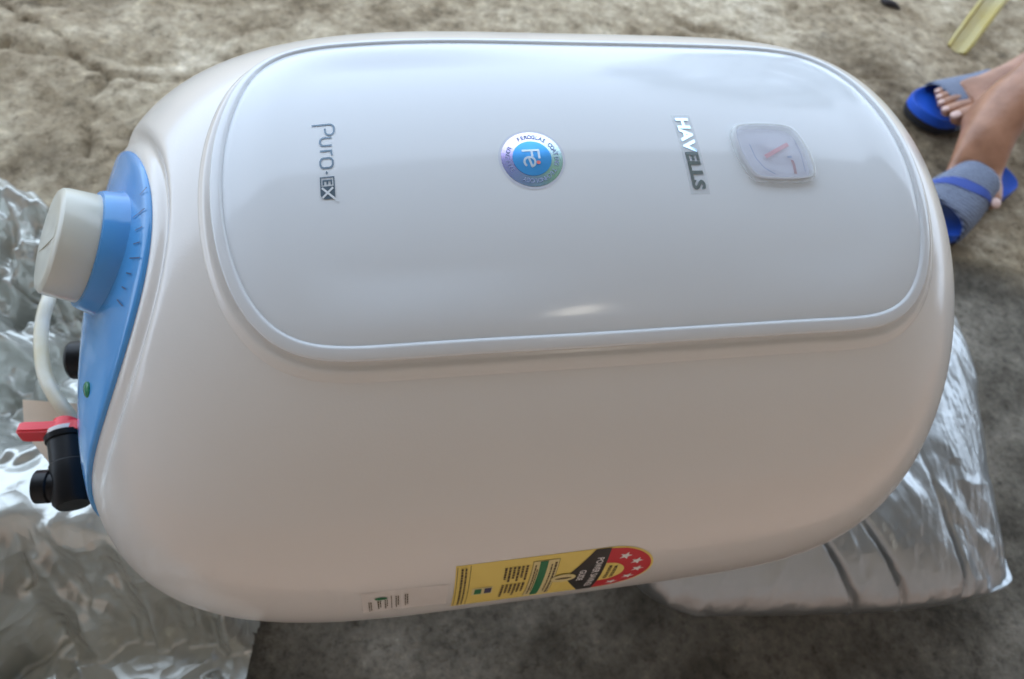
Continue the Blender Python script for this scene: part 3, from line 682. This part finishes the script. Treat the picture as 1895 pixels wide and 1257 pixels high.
# wrapped pad under the far end: pillow with pinched rim
pp = np.array([(.155, -.168), (.30, -.186), (.44, -.200), (.520, -.198), (.574, -.192), (.578, -.170), (.618, -.060), (.652, .03), (.690, .145), (.655, .25), (.42, .27), (.20, .26), (.150, .10), (.148, -.03)])
ps = smooth_poly(pp, 2); n = len(ps)
Ls = np.concatenate([[0], np.cumsum(np.hypot(*(np.roll(ps, -1, 0) - ps).T))]); q = np.linspace(0, Ls[-1], 720, endpoint=False)
pq = np.stack([np.interp(q, Ls, np.append(ps[:, 0], ps[0, 0])), np.interp(q, Ls, np.append(ps[:, 1], ps[0, 1]))], -1)
pc = np.array([.40, .03]); ks = np.concatenate([np.linspace(0, .6, 50), np.linspace(.6, 1, 110)[1:]])
V = []
corner = np.exp(-(np.hypot(pq[:, 0] - .566, pq[:, 1] + .186) / .06) ** 2)
for sgn in (1, -1):
    for s in ks if sgn == 1 else ks[::-1][1:]:
        pr_ = (1 - s ** 3.2) ** .62
        xy = pc + (pq - pc) * s
        bulge = 1 - .75 * corner * s ** 3
        z = .078 + sgn * .076 * pr_ * bulge
        fold = crumple(xy[:, 0], xy[:, 1], 21, 4, 4.) * .035 + crumple(xy[:, 0] * 1.0, xy[:, 1] * .35, 22, 5, 45.) * .028 + crumple(xy[:, 0], xy[:, 1], 23, 5, 80.) * .012
        # creases running over the front edge where the wrap is gathered
        fr_ = np.exp(-((xy[:, 1] + .17) / .07) ** 2)
        cre = sum(np.exp(-((xy[:, 0] - cx_ - (xy[:, 1] + .19) * sl_) / .0035) ** 2) for cx_, sl_ in ((.372, -.6), (.425, -.5), (.500, -.1))) * .014 * fr_
        V.append(np.stack([xy[:, 0], xy[:, 1] + (0 if s < .99 else 0), np.maximum(z + sgn * (fold * (1 if s < 1 else .3) - cre), .0015)], -1))
V = np.concatenate(V); nrg = len(V) // 720
F = grid_faces(nrg, 720, True)
pad = mesh('wrapped_pad', V, F, M_pad); tag(pad, 'silver film wrapped cushion under the far right end of the heater', 'cushion')

# ------------------------------------------------------------------ person's feet in slides
M_skin = mat('skin', (.40, .20, .12), .42, col2=(.27, .125, .07), vscale=26, bump=.0006, bscale=120, Subsurface_Weight=.08, Subsurface_Radius=(.01, .004, .002))
M_nail = mat('nail', (.62, .42, .36), .3)
M_cloth = mat('dark_trousers', (.05, .055, .07), .9, bump=.001, bscale=300)
def skinned(name, joints, edges, m, parent=None, sub=2, root_i=0):
    me = bpy.data.meshes.new(name); me.from_pydata([j[:3] for j in joints], edges, []); o = bpy.data.objects.new(name, me); COL.objects.link(o)
    md = o.modifiers.new('s', 'SKIN'); sv = me.skin_vertices[0].data
    for i, j in enumerate(joints): sv[i].radius = (j[3], j[4] if len(j) > 4 else j[3]); sv[i].use_root = (i == root_i)
    s = o.modifiers.new('d', 'SUBSURF'); s.levels = s.render_levels = sub
    dg = bpy.context.evaluated_depsgraph_get(); dg.update(); m2 = bpy.data.meshes.new_from_object(o.evaluated_get(dg))
    bpy.data.objects.remove(o); o = bpy.data.objects.new(name, m2); COL.objects.link(o); m2.materials.clear(); m2.materials.append(m)
    m2.polygons.foreach_set('use_smooth', [True] * len(m2.polygons))
    if parent is not None: o.parent = parent; o.matrix_parent_inverse = Matrix.Translation(parent.location).inverted()
    return o
def foot_chain(ball, heel_dir, ank, knee, side, J, E, rootidx, wid=1.):
    """adds leg + foot + five toes; ball = centre of the forefoot, heel_dir = unit vector from ball to heel, side = +1: big toe on the left of the toe direction"""
    ball = np.array(ball); ank = np.array(ank); knee = np.array(knee); hd = np.array(heel_dir, float); hd /= np.linalg.norm(hd)
    lat = np.cross([0, 0, 1], -hd); lat /= np.linalg.norm(lat); lat *= side
    def add(p, r, r2=None, par=None):
        J.append((*p, r, r2 or r)); i = len(J) - 1
        if par is not None: E.append((par, i))
        return i
    k_ = add(knee, .052, None, rootidx); c = add(knee * .5 + ank * .5, .046, .048, k_); a2 = add(knee * .2 + ank * .8, .040 * wid, .042 * wid, c)
    a = add(ank, .040 * wid, .042 * wid, a2)
    mid = add(ank * .45 + ball * .55 + np.array([0, 0, .004]), .040 * wid, .036 * wid, a)
    bl = add(ball * 1.0, .040 * wid, .026 * wid, mid)
    h = add(ank + hd * .022 + np.array([0, 0, -.045]), .026, .028, a)
    for i_, (off, ln_, r) in enumerate([(.029, .066, .0165), (.009, .068, .0118), (-.008, .060, .0108), (-.022, .050, .0100), (-.035, .040, .0095)]):
        b = add(ball + lat * off - hd * .014 + np.array([0, 0, .002]), r * 1.05, None, bl)
        m1 = add(ball + lat * off * 1.08 - hd * (.014 + ln_ * .5) + np.array([0, 0, .003]), r * .95, None, b)
        add(ball + lat * off * 1.1 - hd * (.014 + ln_ * .95) + np.array([0, 0, -.004]), r * 1.0, None, m1)
person = empty('person', (1.3, .9, 0), 'person\'s bare feet in blue slides with grey straps at the right edge', 'person')
J = [(1.72, .86, .34, .115, .10)]; E = []
# near foot (lower in the picture) and far foot
foot_chain((.925, .463, .054), (.50, .86, 0), (.990, .570, .120), (1.30, .62, .30), 1, J, E, 0, 1.08)
foot_chain((1.035, .650, .050), (.97, .24, 0), (1.185, .690, .095), (1.48, .82, .30), 1, J, E, 0)
J.append((1.86, .92, .46, .13, .11)); E.append((0, len(J) - 1)); 
skinned('body', J, E, M_skin, person, 2, 0)
def blob(nm, c, r3, ax, m, par, n=14):
    u, v, a = frame(ax); V = []
    for i in range(1, n // 2):
        p_ = math.pi * i / (n // 2)
        for j in range(n): q = 2 * math.pi * j / n; V.append(np.array(c) + a * r3[0] * math.cos(p_) + u * r3[1] * math.sin(p_) * math.cos(q) + v * r3[2] * math.sin(p_) * math.sin(q))
    k_ = n // 2 - 1; F = [tuple(reversed(f)) for f in grid_faces(k_, n, True)] + [tuple(range(n)), tuple(reversed(range((k_ - 1) * n, k_ * n)))]
    return mesh(nm, V, F, m, par)
for ball_, hd_, side_ in (((1.035, .650, .050), (.97, .24, 0), 1), ((.925, .463, .054), (.50, .86, 0), 1)):
    hd_ = np.array(hd_) / np.linalg.norm(hd_); lat_ = np.cross([0, 0, 1], -hd_) * side_
    for off, ln_, r_ in [(.029, .066, .0165), (.009, .068, .0118), (-.008, .060, .0108), (-.022, .050, .0100), (-.035, .040, .0095)]:
        blob('toenail', np.array(ball_) + lat_ * off * 1.1 - hd_ * (.014 + ln_ * .97) + np.array([0, 0, -.004 + r_ * .80]), (r_ * .62, r_ * .50, r_ * .22), -hd_ + np.array([0, 0, -.35]), M_nail, person)
# slides
M_foam = mat('blue_foam', (.012, .10, .60), .45, var=.15, vscale=30); M_sole = mat('black_sole', (.015, .015, .02), .7)
def weave():
    m = mat('grey_weave', (.17, .18, .21), .7); n = m.node_tree.nodes; l = m.node_tree.links; b = n['Principled BSDF']
    tc = n.new('ShaderNodeTexCoord'); wv = n.new('ShaderNodeTexWave'); wv.bands_direction = 'DIAGONAL'; wv.inputs['Scale'].default_value = 62; wv.inputs['Distortion'].default_value = 1.5; wv.inputs['Detail Scale'].default_value = 3
    l.new(tc.outputs['Object'], wv.inputs['Vector']); r = n.new('ShaderNodeValToRGB'); r.color_ramp.elements[0].color = (.05, .065, .12, 1); r.color_ramp.elements[1].color = (.25, .29, .38, 1)
    l.new(wv.outputs[0], r.inputs[0]); l.new(r.outputs[0], b.inputs['Base Color']); bp = n.new('ShaderNodeBump'); bp.inputs['Distance'].default_value = .001; l.new(wv.outputs[0], bp.inputs['Height']); l.new(bp.outputs[0], b.inputs['Normal']); return m
M_weave = weave(); M_logo = mat('blue_mark', (.012, .05, .30), .6); M_line = mat('dark_lining', (.012, .018, .05), .8)
def slide(toe, ang, s0, s1, hs_, label, L_=.275, wf=.053, stroke_mark=True):
    """toe = front tip on the ground, ang = direction toe -> heel (radians)"""
    r_ = empty('slide_sandal', (*toe, 0), label, 'sandal', 'slides on the feet')
    def sole_w(t): return wf * (1 - (1 - min(t / .28, 1)) ** 2.4) ** .5 * (1 - .18 * math.exp(-((t - .55) / .18) ** 2)) * (1 - .1 * t) * (1 if t < .86 else max(1 - ((t - .86) / .14) ** 2.2, 0) ** .5)
    ts = 1 - np.cos(np.linspace(0, math.pi / 2, 30)); ts = np.concatenate([ts * .5, 1 - (ts[::-1] * .5)[1:]])
    lft = [(t * L_, sole_w(t)) for t in ts]; rgt = [(t * L_, -sole_w(t)) for t in ts[1:-1][::-1]]; poly = lft + rgt
    M = Matrix.Translation((*toe, 0)) @ Matrix.Rotation(ang, 4, 'Z')
    def layered(nm, prof_, m):
        c = np.array([L_ / 2, 0]); pl = np.array(poly); V = []
        for s, z in prof_: 
            q = c + (pl - c) * np.array([1 - (1 - s) * .42, s]); V += [M @ Vector((x, y, z + .006 * max(0, .12 - x / L_) / .12)) for x, y in q]
        n = len(poly); F = grid_faces(len(prof_), n, True); F.append(tuple(range((len(prof_) - 1) * n, len(prof_) * n))); F.append(tuple(reversed(range(n))))
        o = mesh(nm, V, F, m, r_); sharp(o, 50); return o
    layered('outsole', [(.96, .001), (.99, .004), (1.0, .016)], M_sole)
    layered('footbed', [(1.0, .016), (1.0, .030), (.985, .0335), (.93, .0325), (.86, .0275), (.6, .0255)], M_foam)
    nu, nv = 14, 28; Vs = []; Vi = []
    for i in range(nu):
        t = s0 + (s1 - s0) * i / (nu - 1); x = t * L_; wv_ = sole_w(t) + .003
        hgt_ = hs_ * (.86 + .28 * i / (nu - 1))
        for j in range(nv):
            a = math.pi * j / (nv - 1); y = wv_ * (abs(math.cos(a)) ** .75) * (1 if math.cos(a) > 0 else -1); z = .012 + (hgt_ - .012) * math.sin(a) ** .62 if 0 < j < nv - 1 else .012
            xs = x + .010 * math.sin(a) * (i / (nu - 1) - .5) * 2
            Vs.append(M @ Vector((xs, y, z))); Vi.append(M @ Vector((xs, y * .93, z - .004)))
    F = grid_faces(nu, nv); n0 = len(Vs); F2 = [tuple(reversed([n0 + k for k in f])) for f in F]
    rim = [(j, n0 + j, n0 + j + 1, j + 1) for j in range(nv - 1)] + [((nu - 1) * nv + j, (nu - 1) * nv + j + 1, n0 + (nu - 1) * nv + j + 1, n0 + (nu - 1) * nv + j) for j in range(nv - 1)]
    st = mesh('strap', Vs + Vi, F + F2 + rim, [M_weave, M_line], r_); 
    for k_ in range(len(F), len(F) + len(F2)): st.data.polygons[k_].material_index = 1
    if stroke_mark:
        Vm = []; cnt = 22
        for i in range(cnt):
            f = i / (cnt - 1); jf = 3 + f * 20; ii = 1.5 + 8 * (f ** .8) ; wd_ = 1.1 * math.sin(math.pi * min(1, f * .9 + .1)) + .15
            for sgn in (-1, 1):
                uu = min(max(ii + sgn * wd_, 0), nu - 1.001); j0 = int(jf); i0 = int(uu); fu, fv = uu - i0, jf - j0
                p = (Vs[i0 * nv + j0] * (1 - fu) * (1 - fv) + Vs[(i0 + 1) * nv + j0] * fu * (1 - fv) + Vs[i0 * nv + j0 + 1] * (1 - fu) * fv + Vs[(i0 + 1) * nv + j0 + 1] * fu * fv)
                cc = M @ Vector((0.3 * L_, 0, .03)); dn = (p - cc); dn.normalize(); Vm.append(p + dn * .0012)
        mesh('strap_mark', Vm, grid_faces(cnt, 2), M_logo, st)
    return r_
slide((.786, .362), math.atan2(.50, .866), .17, .50, .078, 'blue slide with woven grey strap nearest the heater, foot half out of it')
slide((.930, .652), math.atan2(.20, .98), .24, .60, .070, 'blue slide on the far foot, toes showing past its grey strap', stroke_mark=False)

# pale yellow leg of a plastic stool at the upper right, and scraps
M_ply = mat('yellow_plastic', (.40, .30, .05), .3, col2=(.42, .36, .17), vscale=12)
lo = np.array([1.178, .888, -.004]); hi = np.array([1.56, 1.235, .20]); dv = hi - lo
u, v, a = frame(dv)
sec = [(-.020, -.004), (-.004, -.008), (.016, -.004), (.018, .002), (.013, .003), (.010, -.001), (-.003, -.003), (-.015, .001), (-.017, .004), (-.021, .002)]
V = [lo + u * x * s + v * y * s * 1.6 + dv * t for t, s in ((0, .9), (.05, 1.0), (1, 1.15)) for x, y in [(1.25 * p_, 1.2 * q_) for p_, q_ in sec]]
F = [tuple(reversed(f)) for f in grid_faces(3, len(sec), True)] + [tuple(range(len(sec))), tuple(reversed(range(2 * len(sec), 3 * len(sec))))]
lg = mesh('stool_leg', V, F, M_ply, None, False); tag(lg, 'pale yellow plastic stool leg at the upper right corner', 'stool leg')
M_scrap = mat('dark_scrap', (.03, .025, .025), .8)
tag(tube('scrap', [(1.075, 1.055, .004), (1.080, 1.040, .008), (1.092, 1.030, .008), (1.106, 1.022, .003)], [.004, .007, .006, .002], M_scrap), 'small dark curled scrap lying on the pale concrete', 'scrap')

# leafy tree standing out in the yard, mirrored in the right half of the glossy panel
M_bark = mat('bark', (.16, .12, .09), .9, var=.3, vscale=6); M_leaf = mat('leaves', (.09, .13, .06), .6, var=.5, vscale=.7)
tr_ = empty('tree', (13.5, 19.5, 0), 'broad leafy tree standing out in the yard past the porch', 'tree')
tube('trunk', [(13.5, 19.5, -.1), (13.7, 19.4, 3), (13.4, 19.6, 6), (13.9, 19.3, 10)], [.45, .36, .26, .08], M_bark, tr_)
for a_ in range(6):
    q = a_ * 1.05; tube('limb', [(13.5, 19.5, 4 + a_ * .5), (13.5 + 2.2 * math.cos(q), 19.5 + 2.2 * math.sin(q), 6.5 + a_ * .4), (13.5 + 4.6 * math.cos(q), 19.5 + 4.6 * math.sin(q), 8.5 + a_ * .5)], [.18, .12, .04], M_bark, tr_, 8, 4)
V = []; F = []
for c_i in range(150):
    q = rng.normal(size=3); q /= np.linalg.norm(q); c3 = np.array([13.5, 19.5, 9.2]) + q * np.array([6.2, 6.2, 5.6]) * rng.uniform(.35, 1.) ** .6; rc = rng.uniform(.6, 1.5)
    for l_i in range(60):
        p3 = c3 + rng.normal(size=3) * rc * .5; u3 = rng.normal(size=3); u3 /= np.linalg.norm(u3); v3 = np.cross(u3, rng.normal(size=3)); v3 /= np.linalg.norm(v3); sz_ = rng.uniform(.10, .22); b = len(V)
        V += [p3 - u3 * sz_, p3 + v3 * sz_ * .55, p3 + u3 * sz_, p3 - v3 * sz_ * .55]; F.append((b, b + 1, b + 2, b + 3))
mesh('crown', V, F, M_leaf, tr_, False)
